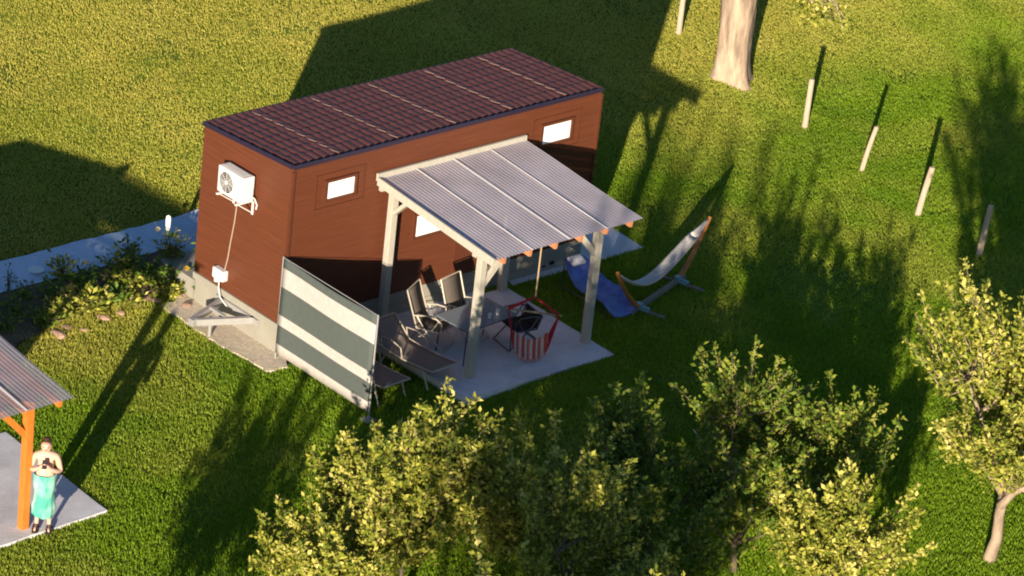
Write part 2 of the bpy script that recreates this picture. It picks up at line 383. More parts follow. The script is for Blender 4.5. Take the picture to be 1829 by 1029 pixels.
# ------------------------------------------------------------------ leaf clouds
def leaf_mesh(name, P, D, size, m, parent, seed, aspect=.55, loc=None, bias=None):
    """P leaf base points, D axis directions"""
    r = np.random.default_rng(seed); n_ = len(P); P = np.asarray(P, float); D = np.asarray(D, float)
    D = D/np.linalg.norm(D, axis=1)[:, None]; q = r.normal(size=(n_, 3)); u = np.cross(D, q); u /= np.linalg.norm(u, axis=1)[:, None]
    s = size*r.uniform(.4, 1.55, n_)[:, None]; nn = np.cross(D, u)
    V = np.empty((n_, 4, 3)); V[:, 0] = P; V[:, 1] = P+D*s*.5+u*s*aspect*.5+nn*s*.1; V[:, 2] = P+D*s; V[:, 3] = P+D*s*.5-u*s*aspect*.5+nn*s*.1
    me = bpy.data.meshes.new(name); me.vertices.add(n_*4); me.vertices.foreach_set('co', V.astype(np.float32).ravel())
    me.loops.add(n_*4); me.loops.foreach_set('vertex_index', np.arange(n_*4, dtype=np.int32))
    me.polygons.add(n_); me.polygons.foreach_set('loop_start', np.arange(0, n_*4, 4, dtype=np.int32))
    me.update(calc_edges=True); val = np.clip(r.random(n_)*.75+(bias if bias is not None else .1), 0, 1)
    at = me.attributes.new('rnd', 'FLOAT', 'FACE'); at.data.foreach_set('value', val.astype(np.float32))
    me.materials.append(m); o = bpy.data.objects.new(name, me); link(o, parent)
    if loc: o.location = loc
    return o
def tree(name, base, ht, rad, seed, label, cat='tree', lean=(0,0), m='leafA', bark='bark', shoots=95, tr=.10, fork=.32, leafs=150, lsize=.084, group='apple trees at the lower edge', bot=.3):
    r = random.Random(seed); root = empty(name, (base[0], base[1], H(*base)-.03), label=label, cat=cat, group=group)
    tb = MB(); fz = ht*fork; f0 = Vector((lean[0]*fork+r.uniform(-.06, .06), lean[1]*fork+r.uniform(-.06, .06), fz))
    tb.tube([(0,0,-.1), (0,0,.05), f0*.35+Vector((r.uniform(-.05,.05), r.uniform(-.05,.05), 0)), f0*.7, f0], [tr*1.5, tr*1.2, tr, tr*.9, tr*.85], 8)
    cc = Vector((lean[0]*.75, lean[1]*.75, ht*(bot+1)/2)); rz = ht*(1-bot)/2
    limbs = []
    nl = r.randint(5, 7)
    for k in range(nl):
        a = 2*math.pi*k/nl+r.uniform(-.4, .4); e = cc+Vector((math.cos(a)*rad*r.uniform(.45, .75), math.sin(a)*rad*r.uniform(.45, .75), r.uniform(-.35, .45)*rz))
        mid = (f0+e)/2+Vector((0, 0, -.08*ht*r.random()))+Vector((r.uniform(-.15,.15), r.uniform(-.15,.15), 0))
        q = [f0*(1-t)**2+mid*2*t*(1-t)+e*t*t for t in (0, .25, .5, .75, 1)]
        tb.tube(q, [tr*.75, tr*.6, tr*.46, tr*.32, tr*.2], 6); limbs += q[1:]
    P, D, B = [], [], []
    clump = [Vector((r.gauss(0,1), r.gauss(0,1), r.gauss(0,1))).normalized() for _ in range(9)]
    for k in range(shoots):
        while True:
            c = r.choice(clump); d = (c*1.0+Vector((r.gauss(0,.34), r.gauss(0,.34), r.gauss(0,.34)))).normalized()
            if d.z > -.75: break
        t = r.uniform(.12, .8)**.7; s = cc+Vector((d.x*rad*t, d.y*rad*t, d.z*rz*t))
        near = min(limbs, key=lambda q: (q-s).length); up = Vector((d.x*.65+r.gauss(0,.22), d.y*.65+r.gauss(0,.22), .75+.4*max(0,d.z))).normalized()
        L = r.uniform(.5, 1.3)*(ht/4)**.5
        bend = Vector((r.gauss(0,.1), r.gauss(0,.1), -.08)); pts = [near, (near+s)/2+bend*.5, s, s+up*L*.5+bend*.2, s+up*L+bend*.3]
        tb.tube(pts, [tr*.2, tr*.14, tr*.09, .006, .003], 4, cap=False)
        nlv = int(leafs*r.uniform(.7, 1.3)); bs = r.uniform(-.05, .3)
        if m == 'leafB': nlv = int(nlv*.68)
        for i in range(nlv):
            w_ = i/nlv*1.0
            if w_ < .25: a0, b0, u_ = pts[1], pts[2], w_/.25
            elif w_ < .6: a0, b0, u_ = pts[2], pts[3], (w_-.25)/.35
            else: a0, b0, u_ = pts[3], pts[4], (w_-.6)/.4
            q = a0+(b0-a0)*u_; sp = .115*(1-w_*.78)
            q = q+Vector((r.gauss(0,sp), r.gauss(0,sp), r.gauss(0,sp)))
            P.append(q); D.append(Vector((r.gauss(0,.8), r.gauss(0,.8), r.gauss(.35,.6)))+up*.4); B.append(bs)
    tb.build('trunk', M[bark], root, smooth=True)
    leaf_mesh('crown', P, D, lsize, M[m], root, seed, bias=np.array(B))
    return root

# ------------------------------------------------------------------ the brown cabin
def tile_roof(parent, x0, x1, y0, y1, z0, z1, seams=True):
    nx = int((x1-x0)/.03); ys = []; n_course = 8; cl = (y1-y0)/n_course
    vs = []; nxp = nx+1
    for c in range(n_course):
        for t in (0, .5, .999): ys.append((c, y0+(c+t)*cl, t))
    X = np.linspace(x0, x1, nxp); V = []
    for (c, y, t) in ys:
        base = z0+(z1-z0)*(y-y0)/(y1-y0)
        ph = (X/.2) % 1
        ph = (X/.165) % 1; prof = .026*np.abs(np.sin(math.pi*ph))**.6
        step = .016*t
        V += [(float(a), y, base+float(p_)+step+.02) for a, p_ in zip(X, prof)]
    F = []
    for i in range(len(ys)-1):
        for j in range(nx): F.append((i*nxp+j, i*nxp+j+1, (i+1)*nxp+j+1, (i+1)*nxp+j))
    mb = MB(); mb.add(V, F); o = mb.build('roof', M['tile'], parent)
    if seams:
        for xs in np.linspace(x0+.95, x1-.85, 5):
            sm = MB()
            for c in range(n_course):
                a = y0+c*cl; b = a+cl*.97; za = z0+(z1-z0)*(a-y0)/(y1-y0); zb = z0+(z1-z0)*(b-y0)/(y1-y0)
                xo = xs+random.uniform(-.008, .008)
                sm.beam((xo, a, za+.062), (xo, b, zb+.038), .028, .012)
            sm.build('sheet_overlap', M['seam'], o)
    return o
def window(parent, x, z, wd, ht, fw=.05, big=True):
    y = 0
    fr = MB()
    if big:
        for (cx, cz, sx_, sz_) in ((x, z+ht/2+.16, wd+.5, .02), (x, z-ht/2-.16, wd+.5, .02), (x-wd/2-.23, z, .02, ht+.30), (x+wd/2+.23, z, .02, ht+.30)):
            fr.box((cx, -.006, cz), (sx_, .018, sz_))
    for (cx, cz, sx_, sz_) in ((x, z+ht/2+fw/2, wd+2*fw, fw), (x, z-ht/2-fw/2, wd+2*fw, fw), (x-wd/2-fw/2, z, fw, ht), (x+wd/2+fw/2, z, fw, ht)):
        fr.box((cx, -.02, cz), (sx_, .055, sz_))
    f = fr.build('window', M['trim'], parent)
    p = MB(); p.box((x, -.006, z), (wd, .012, ht)); p.build('pane', M['blind'], f)
    return f
def cabin(loc, rz, L, W, zb, Hf, Hb, label, full=True):
    root = empty('cabin', loc, rz, label=label, cat='cabin')
    T = .05
    # walls: closed box with sloping top
    mb = MB()
    vs = [(0,0,zb), (L,0,zb), (L,W,zb), (0,W,zb), (0,0,Hf), (L,0,Hf), (L,W,Hb), (0,W,Hb)]
    mb.add(vs, [(0,3,2,1), (4,5,6,7), (0,1,5,4), (1,2,6,5), (2,3,7,6), (3,0,4,7)])
    mb.build('wall', M['clad'], root)
    # parapet trim on the roof rim
    e = MB(); sl_ = (Hb-Hf)/W
    e.beam((-.012,-.012,Hf+.004), (L+.012,-.012,Hf+.004), .045, .07)
    e.beam((-.012,.03,Hf+.004+.03*sl_), (-.012,W+.02,Hb+.004), .045, .07)
    e.build('roof_edge', M['edge'], root)
    e = MB(); e.beam((L+.012,.03,Hf+.002), (L+.012,W+.02,Hb+.002), .06, .07); e.beam((.03,W+.012,Hb+.001), (L-.03,W+.012,Hb+.001), .06, .07)
    e.build('roof_edge', M['trim'], root)
    tile_roof(root, .03, L-.03, .035, W-.03, Hf+.01, Hb+.01, full)
    # skirt of pale boards
    s = MB()
    n_ = 7
    for i in range(n_):
        a, b = L*i/n_, L*(i+1)/n_; s.box(((a+b)/2, .05, zb/2+.0), (b-a-.012, .03, zb-.02))
    s.box((L/2, .03, zb*.53), (L, .02, .02)); s.box((L/2, .028, zb-.06), (L, .025, .1))
    s.box((.03, W/2, zb/2-.05), (.03, W-.08, zb-.0)); s.box((.0, W/2, zb-.07), (.05, W, .13), mi=0)
    s.box((L-.03, W/2, zb/2), (.03, W-.08, zb-.02)); s.box((L/2, W-.03, zb/2), (L-.1, .03, zb-.02))
    s.build('skirt', M['skirt'], root)
    if full:
        for (x, y) in ((0,0), (L,0)):
            cb = MB(); cb.box((x, y, (zb+Hf)/2-.03), (.055, .055, Hf-zb-.09)); cb.build('corner_trim', M['trim'], root)
        window(root, 1.06, 3.035, .62, .32); window(root, 6.12, 3.015, .70, .36); window(root, 3.2, 1.86, .62, .42, big=False)
        d = MB(); d.box((4.35, -.02, 1.55), (.9, .03, 1.85)); d.box((4.35, -.035, 1.75), (.62, .02, 1.2)); dd = d.build('door', M['trim'], root)
        d = MB(); d.box((4.02, -.055, 1.5), (.03, .03, .14)); d.build('handle', M['steel'], dd)
        # drawbar of the trailer frame
        t = MB(); zt = .42
        for y in (.72, 1.62): t.beam((.0, y, zt), (-.95, 1.2+(y-1.17)*.1, zt), .08, .12)
        t.box((-.03, 1.17, zt), (.08, 1.2, .12)); t.box((-.98, 1.2, zt), (.16, .14, .13), bev=.02); t.beam((-.45,.98,zt+.05), (-.45,1.4,zt+.05), .06, .05)
        t.tube([(-.6,1.2,zt), (-.6,1.2,.03)], .03, 8)
        t.build('drawbar', M['steel'], root)
    return root
CAB = cabin((0,0,0), 0, 7.18, 2.5, .617, 3.63, 3.47, 'brown board-clad tiny house with three small white-blinded windows')
# air conditioner on the end wall
ac = empty('air_conditioner', (0, 1.27, 2.62), label='white air conditioner outdoor unit bracketed high on the brown end wall', cat='air conditioner'); ac.scale = (.86,.82,.82)
a = MB(); a.box((-.24, 0, .31), (.30, .86, .60), bev=.03); a.box((-.24,-.44,.2), (.22,.02,.25)); a.build('casing', M['white'], ac)
a = MB(); Mx = Matrix(((0,0,-1),(0,1,0),(1,0,0)))
for rr in (.235, .19, .145, .10): a.lathe([(rr, 0), (rr, .008), (rr-.008, .008), (rr-.008, 0)], (-.392, .12, .31), 24, M=Mx)
for k in range(8):
    an = k*math.pi/4; a.beam((-.397, .12+.04*math.cos(an), .31+.04*math.sin(an)), (-.397, .12+.23*math.cos(an), .31+.23*math.sin(an)), .008, .006)
a.lathe([(.05,0), (.05,.012), (0,.012)], (-.392,.12,.31), 16, M=Mx)
a.build('fan_grille', M['acg'], ac)
a = MB()
for k in range(4): a.box((-.24+(k-1.5)*.05, .02, .617), (.012, .7, .006))
a.build('top_vent', M['acg'], ac)
for y in (-.32, .32):
    a = MB(); a.box((-.23, y, -.015), (.48, .045, .03)); a.box((-.012, y, -.17), (.024, .045, .34)); a.beam((-.4, y, -.03), (-.02, y, -.3), .02, .02); a.build('bracket', M['white'], ac)
a = MB(); a.tube([(-.2,-.46,.2), (-.1,-.48,.1), (-.03,-.48,-.05), (-.03,-.46,-.16)], .016, 8); a.build('pipe', M['white'], ac)
a = MB(); a.tube([(-.02,1.42,2.42), (-.025,1.45,2.0), (-.02,1.52,1.6), (-.025,1.56,1.25), (-.02,1.62,1.02)], .011, 6)
tag(a.build('cable', M['cable']), 'thin pale cable running down the brown end wall from the air conditioner', 'cable')
ub = empty('socket_box', (0, 1.68, .82), label='white electrical connection box low on the end wall above the drawbar', cat='electrical box')
a = MB(); a.box((-.07, 0, .1), (.13, .30, .20), bev=.02); a.build('casing', M['white'], ub)
a = MB(); a.lathe([(.05,0), (.05,.09), (.035,.1)], (-.09, .06, -.06), 12); a.tube([(-.08,.0,0), (-.1,-.02,-.15), (-.12,-.1,-.3), (-.1,-.3,-.42)], .012, 6); a.build('plug', M['acg'], ub)
# step block behind the end corner
st = slab('concrete_step', [(.02,2.52), (1.1,2.52), (1.1,3.5), (.02,3.5)], -.1, .42, M['skirt'], kind=None)
tag(st, 'pale concrete step block beside the back corner of the brown cabin', 'step')

# ------------------------------------------------------------------ pergola
def corrug(parent, x0, x1, yb, yf, zb, zf, m, n_seam=4):
    pitch = .076; nx = int((x1-x0)/(pitch/6)); X = np.linspace(x0, x1, nx+1); ny = 14
    rows = []
    for j in range(ny+1):
        t = j/ny; y = yb+(yf-yb)*t; z = zb+(zf-zb)*t+.006*math.sin(t*7)
        wob = random.uniform(-.006, .006) if j == ny else 0
        rows.append([(float(x), y+wob, z+.0032*math.sin(2*math.pi*x/pitch)+.004*math.sin(x*1.7+t*3)) for x in X])
    mb = MB(); mb.sheet(rows, 0); o = mb.build('roof_sheet', m, parent, smooth=True)
    for i in range(1, n_seam):
        x = x0+(x1-x0)*i/n_seam; sm = MB(); sm.beam((x, yb-.02, zb+.018), (x, yf+.0, zf+.018), .028, .008); sm.build('sheet_overlap', M['white'], o)
    return o
def pergola(loc, label, pm, rm, sheetm, x0, x1, posts, yf, zb, zf, back=-.05, seams=4, sun_block_beam=False):
    root = empty('pergola', loc, label=label, cat='pergola')
    corrug(root, x0, x1, back-.03, yf, zb, zf, sheetm, seams)
    slp = (zf-zb)/(yf-back)
    zr = lambda y: zb+(y-back)*slp
    fb = posts[-1][1]; zbm = zr(fb)-.13
    b = MB(); b.beam((x0+.12, fb, zbm-.07), (x1-.25, fb, zbm-.07), .10, .14); b.build('front_beam', pm, root)
    b = MB(); b.beam((x0+.08, -.07, zr(-.07)-.18), (x1-.1, -.07, zr(-.07)-.18), .08, .14); b.build('wall_plate', pm, root)
    for k in range(6):
        x = x0+.28+(x1-x0-.5)*k/5; b = MB(); b.beam((x, -.10, zr(-.1)-.082), (x, yf+.05, zr(yf+.05)-.082), .06, .12, up=(0,0,1)); b.build('rafter', rm, root)
    b = MB(); b.box(((x0+x1)/2, back-.01, zb+.03), (x1-x0+.02, .05, .14)); b.build('flashing', pm, root)
    b = MB(); b.beam((x0-.01, back-.04, zb-.03), (x0-.01, yf, zf-.03), .03, .15); b.build('side_board', pm, root)
    for (px, py, pz, ptop) in posts:
        b = MB(); tz = ptop if ptop else zr(py)-.2; b.box((px, py, (pz+tz)/2), (.135, .135, tz-pz), bev=.01); b.build('post', pm, root)
    (ax, ay, az_, _), (bx, by, bz_, _) = posts[-2], posts[-1]
    zt = zbm-.14
    for (px, py, dx, dy) in ((ax, ay, .64, 0), (bx, by, -.64, 0)):
        b = MB(); b.beam((px+dx*.08, py-.01, zt-.62), (px+dx, py-.01, zt+.02), .07, .10); b.build('brace', pm, root)
    for (px, py) in ((posts[0][0], posts[0][1]),):
        b = MB(); b.beam((px, py-.06, zr(py)-.62), (px, py-.48, zr(py-.48)-.16), .10, .07); b.build('brace', pm, root)
        b = MB(); b.beam((px, py-.02, zr(py)-.19), (px, fb, zr(fb)-.19), .08, .12); b.build('side_beam', pm, root)
    if sun_block_beam:
        b = MB(); b.beam((bx+.1, -.08, zr(-.08)-.26), (bx+.1, fb, zr(fb)-.26), .05, .34); b.build('side_beam', pm, root)  # deep board added on the right to stop sun slipping under the sheet
    return root
pergola((0,0,0), 'beige painted timber pergola with translucent corrugated roof against the brown cabin', M['post'], M['rafter'], M['poly'],
        1.86, 5.33, [(2.14,-.22,.17,None), (5.0,-.22,.17,None), (2.22,-2.52,.17,None), (4.93,-2.56,.17,None)], -3.2, 3.04, 2.78)
pergola((-12.17,-.06,-.22), 'orange stained timber pergola with clear corrugated roof at the left edge', M['orange'], M['orange'], M['poly2'],
        1.86, 5.38, [(2.14,-.22,.1,None), (5.02,-.22,.1,None), (2.22,-2.55,.1,None), (5.0,-2.56,.24,None)], -3.2, 3.04, 2.78, sun_block_beam=True)
cabin((-14.1,.15,-.55), R(-4), 7.0, 2.6, .5, 3.42, 3.36, 'neighbouring brown cabin beyond the left edge behind the orange pergola', full=False)

# ------------------------------------------------------------------ banded windscreen
ws = empty('wind_screen', (-.13, 0, 0), label='grey and white striped cloth privacy screen standing out from the cabin corner', cat='privacy screen')
rows = []
for i in range(20):
    t = i/19; y = -.06-2.52*t
    rows.append([(.018*math.sin(t*6+zz*1.3)*math.sin(math.pi*zz/2), y, .16+1.82*zz-.02*math.sin(math.pi*t)*(zz > .98)) for zz in np.linspace(0, 1, 14)])
a = MB(); a.sheet(rows, .006); a.build('cloth', M['screen'], ws, smooth=True)
for y, dz in ((-.05, 0), (-2.6, 0)):
    a = MB(); a.tube([(0.02,y,-.02), (0.02,y,2.0)], .016, 8)
    if y < -1: a.box((.02, y, .012), (.2, .2, .02), bev=.006)
    a.build('post', M['steel'], ws)
a = MB(); a.tube([(.02,-.05,1.985), (.02,-2.6,1.985)], .007, 6); a.build('top_rail', M['steel'], ws)
a = MB(); a.tube([(.02,-2.6,.9), (.45,-2.35,.03)], .012, 6); a.build('stay', M['steel'], ws)

# ------------------------------------------------------------------ furniture
def folding_chair(loc, rz, label, sl='sling', fr='metal', group='reclining chairs under the pergola', tilt=.28, bl=.64):
    c = empty('folding_chair', loc, rz, label=label, cat='chair', group=group)
    Z = .38; w_ = .25
    # +y is forward
    def bp(t): return (-.24-t*bl*tilt*1.3, Z-.02+t*bl)
    rows = [[(x, .22-.46*t, Z-.03*math.sin(math.pi*t)) for x in (-w_, 0, w_)] for t in np.linspace(0, 1, 7)]
    a = MB(); a.sheet(rows, .006); a.build('seat', M[sl], c, smooth=True)
    rows = [[(x, bp(t)[0]-(.02*math.sin(math.pi*t)), bp(t)[1]) for x in (-w_, 0, w_)] for t in np.linspace(0, 1, 9)]
    a = MB(); a.sheet(rows, .006); a.build('backrest', M[sl], c, smooth=True)
    for s in (-1, 1):
        x = s*(w_+.018); t1 = bp(1.04); t0 = bp(0)
        a = MB(); a.tube([(x, .24, Z-.01), (x, t0[0], t0[1]), (x, t1[0], t1[1])], .016, 7); a.build('side_frame', M[fr], c)
        a = MB(); a.tube([(x, .30, .01), (x, -.12, Z+.02), (x, -.26, Z+.22)], .013, 6); a.build('leg', M[fr], c)
        a = MB(); a.tube([(x, -.42, .01), (x, .05, Z), (x, .16, Z+.2)], .013, 6); a.build('leg', M[fr], c)
        a = MB(); a.tube([(x, -.32, Z+.2), (x, -.1, Z+.25), (x, .12, Z+.24), (x, .22, Z+.18), (x, .22, Z-.0)], .014, 6); a.build('armrest', M[fr], c)
    for (yy, zz) in ((t1[0], t1[1]), (.3, .02), (-.42, .02)):
        a = MB(); a.tube([(-w_-.01, yy, zz), (w_+.01, yy, zz)], .013, 6); a.build('cross_bar', M[fr], c)
    return c
PZ = .17
folding_chair((2.50,-1.22,PZ), R(-153.5), 'reclining mesh chair with pale frame nearest the striped screen, in front of the brown wall')
folding_chair((3.20,-1.30,PZ), R(190), 'reclining mesh chair with pale frame, the one farther from the striped screen, facing the patio')
folding_chair((3.80,-1.95,PZ), R(80), 'dark folding chair partly hidden behind the red hanging chair', sl='black', fr='darkm', bl=.24)
def lounger(loc, rz, label, head=.55):
    c = empty('sun_lounger', loc, rz, label=label, cat='sun lounger', group='sun loungers beside the striped screen')
    w_ = .29; prof = []
    for t in np.linspace(0, 1, 8): prof.append((.62*math.cos(.0)+.0-.55*t*0+(.55*(1-t)), .33+.42*head*(1-t)))
    prof = [(.86-.40*t, .33+head*(1-t)*.62) for t in np.linspace(0, 1, 6)]+[(.46-1.22*t, .33-.02*math.sin(math.pi*t)+.05*t*t) for t in np.linspace(.08, 1, 10)]
    rows = [[(x, y, z) for x in (-w_, -w_/2, 0, w_/2, w_)] for y, z in prof]
    a = MB(); a.sheet(rows, .008); a.build('sling', M['sling2'], c, smooth=True)
    for s in (-1, 1):
        x = s*(w_+.02); a = MB(); a.tube([(x, y, z) for y, z in prof], .017, 7); a.build('side_rail', M['metal'], c)
        for (y0, y1) in ((.38, .5), (-.52, -.68)):
            a = MB(); a.tube([(x, y0, .32), (x, y1, .0)], .017, 7); a.build('leg', M['metal'], c)
        a = MB(); a.tube([(x, .5, .34), (x, .55, .52), (x, .3, .56), (x, .05, .5), (x, .0, .34)], .013, 6); a.build('armrest', M['metal'], c)
    for (yy, zz) in (prof[0], prof[-1]):
        a = MB(); a.tube([(-w_-.01, yy, zz), (w_+.01, yy, zz)], .016, 6); a.build('cross_bar', M['metal'], c)
    return c
lounger((1.62,-1.72,.10), R(4), 'grey mesh sun lounger standing half on the patio, the one farther from the striped screen')
lounger((.64,-1.62,.02), R(2), 'grey mesh sun lounger tight behind the striped screen, partly hidden by it', head=.3)
tb = empty('glass_table', (2.95,-1.78,PZ), R(3), label='grey glass topped patio table under the pergola between the chairs', cat='table')
a = MB(); a.box((0,0,.70), (1.25,.78,.014), bev=.004); a.build('table_top', M['glass'], tb)
a = MB()
for (p, q) in (((-.6,-.37),(.6,-.37)), ((.6,-.37),(.6,.37)), ((.6,.37),(-.6,.37)), ((-.6,.37),(-.6,-.37))): a.tube([(p[0],p[1],.68), (q[0],q[1],.68)], .014, 6)
a.build('table_frame', M['darkm'], tb)
for x in (-.55, .55):
    for y in (-.33, .33): a = MB(); a.tube([(x,y,.68), (x*1.05,y*1.05,0)], .014, 6); a.build('leg', M['darkm'], tb)
for i, (x, y) in enumerate(((3.28,-1.95), (3.05,-2.0))):
    a = MB(); a.lathe([(.03,0), (.036,.09), (.033,.09), (.028,.01)], (0,0,0), 12)
    o = a.build('cup', M['white'], loc=(x, y, PZ+.708)); tag(o, ['small white cup on the right side of the glass table', 'small white cup near the front edge of the glass table'][i], 'cup')
# hanging chair
hc = empty('hanging_chair', (3.55,-2.57,PZ), R(-40), label='red and white striped hanging chair on a rope under the pergola beam', cat='hanging chair')
a = MB(); a.tube([(0,0,2.36), (.0,0,1.24)], .014, 6); a.build('rope', M['rope'], hc)
bl, br_, kn = Vector((-.50,0,.98)), Vector((.50,0,.92)), Vector((0,0,1.24))
a = MB(); a.tube([bl, br_], .019, 8); a.build('spreader_bar', M['rope'], hc)
a = MB(); sx0, sx1 = -.31, .30
for e_, sg in ((bl, 1), (br_, -1)):
    for d_ in (-.035, 0, .035): a.tube([kn, (kn+e_)/2+Vector((0,d_*.6,-.01)), e_+Vector((.05*sg, d_, 0))], .016, 5)
for sx_, e_, sg in ((sx0, bl, 1), (sx1, br_, -1)):
    for y in (-.18,-.10,0,.10,.18): a.tube([e_+Vector((.05*sg,0,0)), (e_+Vector((sx_, y, .33)))/2+Vector((.03*sg, y*.2, 0)), (sx_, y, .35)], .013, 5)
a.build('cords', M['red'], hc)
rows = []
for i in range(13):
    t = i/12; y = -.20+.32*t
    rows.append([(sx0+(sx1-sx0)*u, y+.03*math.sin(u*9), .36-.21*math.sin(math.pi*u)**.7*(1-.25*t)+(.16*t*t)+.008*math.sin(u*22+i)) for u in np.linspace(0, 1, 16)])
a = MB(); a.sheet(rows, .012); a.sheet([[(p[0], -.21, p[2]-d*.03) for p in rows[0]] for d in (0, .5, 1)], .008); a.build('seat', M['seatcloth'], hc, smooth=True)
a = MB()
for u in np.linspace(0.05, .95, 15):
    x = sx0+(sx1-sx0)*u; z = .36-.21*math.sin(math.pi*u)**.7-.03; a.tube([(x,-.21,z), (x+random.uniform(-.01,.01),-.21,z-.06)], .008, 4)
a.build('fringe', M['red'], hc)

# blue curved lounger mat beside the right post
bl_ = empty('blue_lounger', (6.28,-1.32,.15), label='curved blue padded lounger with pale pillow beside the right pergola post', cat='lounger'); bl_.scale = (.9,.9,.95)
prof = [(.80,.50,.22), (.70,.48,.27), (.55,.40,.33), (.35,.29,.38), (.12,.2,.41), (-.15,.19,.41), (-.42,.24,.39), (-.64,.20,.36), (-.84,.09,.33), (-.97,.03,.30)]
rows = [[(x*w_+.05*y, y, z+.07*abs(x)**2+.0) for x in (-1, -.6, -.2, .2, .6, 1)] for y, z, w_ in prof]
a = MB(); a.sheet(rows, .05); a.build('mattress', M['blue'], bl_, smooth=True)
a = MB(); a.box((.05,.66,.55), (.36,.24,.09), Matrix.Rotation(.4, 3, 'X'), bev=.035); a.build('pillow', M['pillow'], bl_, smooth=True)
a = MB()
for s in (-.22, .22): a.tube([(s,.8,.0), (s,.3,.02), (s,-.2,.015), (s,-.85,.0)], .018, 6); a.tube([(s,.7,.0), (s,.72,.5)], .015, 6); a.tube([(s,-.3,.0), (s,-.3,.2)], .015, 6)
a.build('frame', M['darkm'], bl_)
r_ = random.Random(3); a = MB()
for k in range(7):
    a.lathe([(.01,-.05), (.09,-.03), (.12,.01), (.08,.05), (.01,.06)], (r_.uniform(-.16,.16), r_.uniform(-.1,.1), .06+.05*(k % 3)), 9, M=Matrix.Rotation(r_.uniform(-.6,.6), 3, 'X'))
tag(a.build('cloth_bundle', M['black'], smooth=True, loc=(6.35,.12,.16)), 'dark bundle lying on the pad beyond the head of the blue lounger', 'bundle')

# hammock on a curved stand
hm = empty('hammock_stand', (7.4,-1.87,.15), label='wooden hammock stand with grey bar, cross feet and raised arms on the shaded lawn', cat='hammock stand')
def L3(p): return (p[0]-7.4, p[1]+1.87, p[2]-.15)
A, B = Vector((6.69,-2.09,.22)), Vector((8.12,-1.64,.22)); dv = (B-A).normalized()
a = MB(); a.beam(L3(A-dv*.3), L3(B+dv*.25), .08, .10, bev=.01); a.build('base_bar', M['woodg'], hm)
tipL, tipR = Vector((5.69,-2.41,1.29)), Vector((9.1,-1.33,1.17))
for e0, tp in ((A, tipL), (B, tipR)):
    pts = [e0+(tp-e0)*t+Vector((0,0,-.10*math.sin(math.pi*t))) for t in (0, .25, .5, .75, 1)]
    a = MB(); a.tube([L3(p) for p in pts], [.05,.05,.046,.042,.036], 8); a.build('arm', M['wood'], hm)
nv = Vector((-dv.y, dv.x, 0))
for e0 in (A, B):
    a = MB(); a.beam(L3(e0+nv*.42+Vector((0,0,-.03))), L3(e0-nv*.55+Vector((0,0,-.03))), .045, .045); a.build('foot', M['woodg'], hm)
    a = MB(); a.box(L3(e0+Vector((0,0,.04))), (.12,.12,.10), rotz(math.atan2(dv.y, dv.x)), bev=.015); a.beam(L3(e0-nv*.06+Vector((0,0,.02))), L3(e0-nv*.22+Vector((0,0,.0))), .075, .08); a.build('clamp', M['clampb'], hm)
hk = empty('hammock', (7.4,-1.87,.9), label='folded grey striped hammock with white ends slung between the stand arms', cat='hammock')
def hpt(t): 
    p = tipL+(tipR-tipL)*t; return Vector((p.x, p.y, p.z-.60*(1-(2*t-1)**2)-.10*math.sin(2*math.pi*t)))
def L4(p): return (p[0]-7.4, p[1]+1.87, p[2]-.9)
def strip(t0, t1, wf, n_=14):
    rows = []
    for i in range(n_+1):
        t = t0+(t1-t0)*i/n_; p = hpt(t); w_ = wf(t)
        rows.append([L4(p+nv*s*w_+Vector((0,0,.5*w_*s*s+.012*math.sin(s*11)))) for s in np.linspace(-1, 1, 9)])
    mb = MB(); mb.sheet(rows, .008); return mb
strip(.14, .84, lambda t: .10+.04*math.sin(math.pi*t), 18).build('cloth', M['net'], hk, smooth=True)
strip(.02, .14, lambda t: .02+.65*(t-.02), 5).build('end_cord', M['cloth'], hk, smooth=True)
strip(.84, .98, lambda t: .02+.55*(.98-t), 5).build('end_cord', M['cloth'], hk, smooth=True)

# ------------------------------------------------------------------ lamp, cover, rocks, bed plants
lp = empty('garden_lamp', (.33,3.75,H(.33,3.75)), label='white elongated garden lamp on a thin dark pole above the path', cat='garden lamp')
a = MB(); a.tube([(0,0,0), (0,0,.55)], .014, 6); a.build('pole', M['darkm'], lp)
a = MB(); a.lathe([(.018,.48), (.025,.56), (.03,.66), (.045,.74), (.05,.88), (.04,.94), (.0,.96)], (0,0,0), 14); a.build('lamp_head', M['blind'], lp, smooth=True)
a = MB(); a.lathe([(.15,0), (.15,.012), (.14,.016), (0,.016)], (0,0,0), 24)
tag(a.build('manhole_cover', M['white'], loc=(-2.10,4.35,H(-2.1,4.35)+.065)), 'small round pale cover set in the path tinted blue for shade', 'cover')
def rock(loc, s, seed, label):
    r = random.Random(seed); bm = bmesh.new(); bmesh.ops.create_icosphere(bm, subdivisions=2, radius=1)
    for v in bm.verts:
        k = 1+.35*noise.noise(v.co*1.3+Vector((seed*3.1, 0, 0))); v.co = Vector((v.co.x*k*s, v.co.y*k*s*r.uniform(.75,.95), v.co.z*k*s*.5))
    me = bpy.data.meshes.new('rock'); bm.to_mesh(me); bm.free(); me.materials.append(M['rock'])
    o = bpy.data.objects.new('rock', me); o.location = loc; o.rotation_euler = (0,0,r.uniform(0,6)); o.scale = (1,.8,.7); link(o)
    tag(o, label, 'rock', 'pale rocks edging the flower bed')
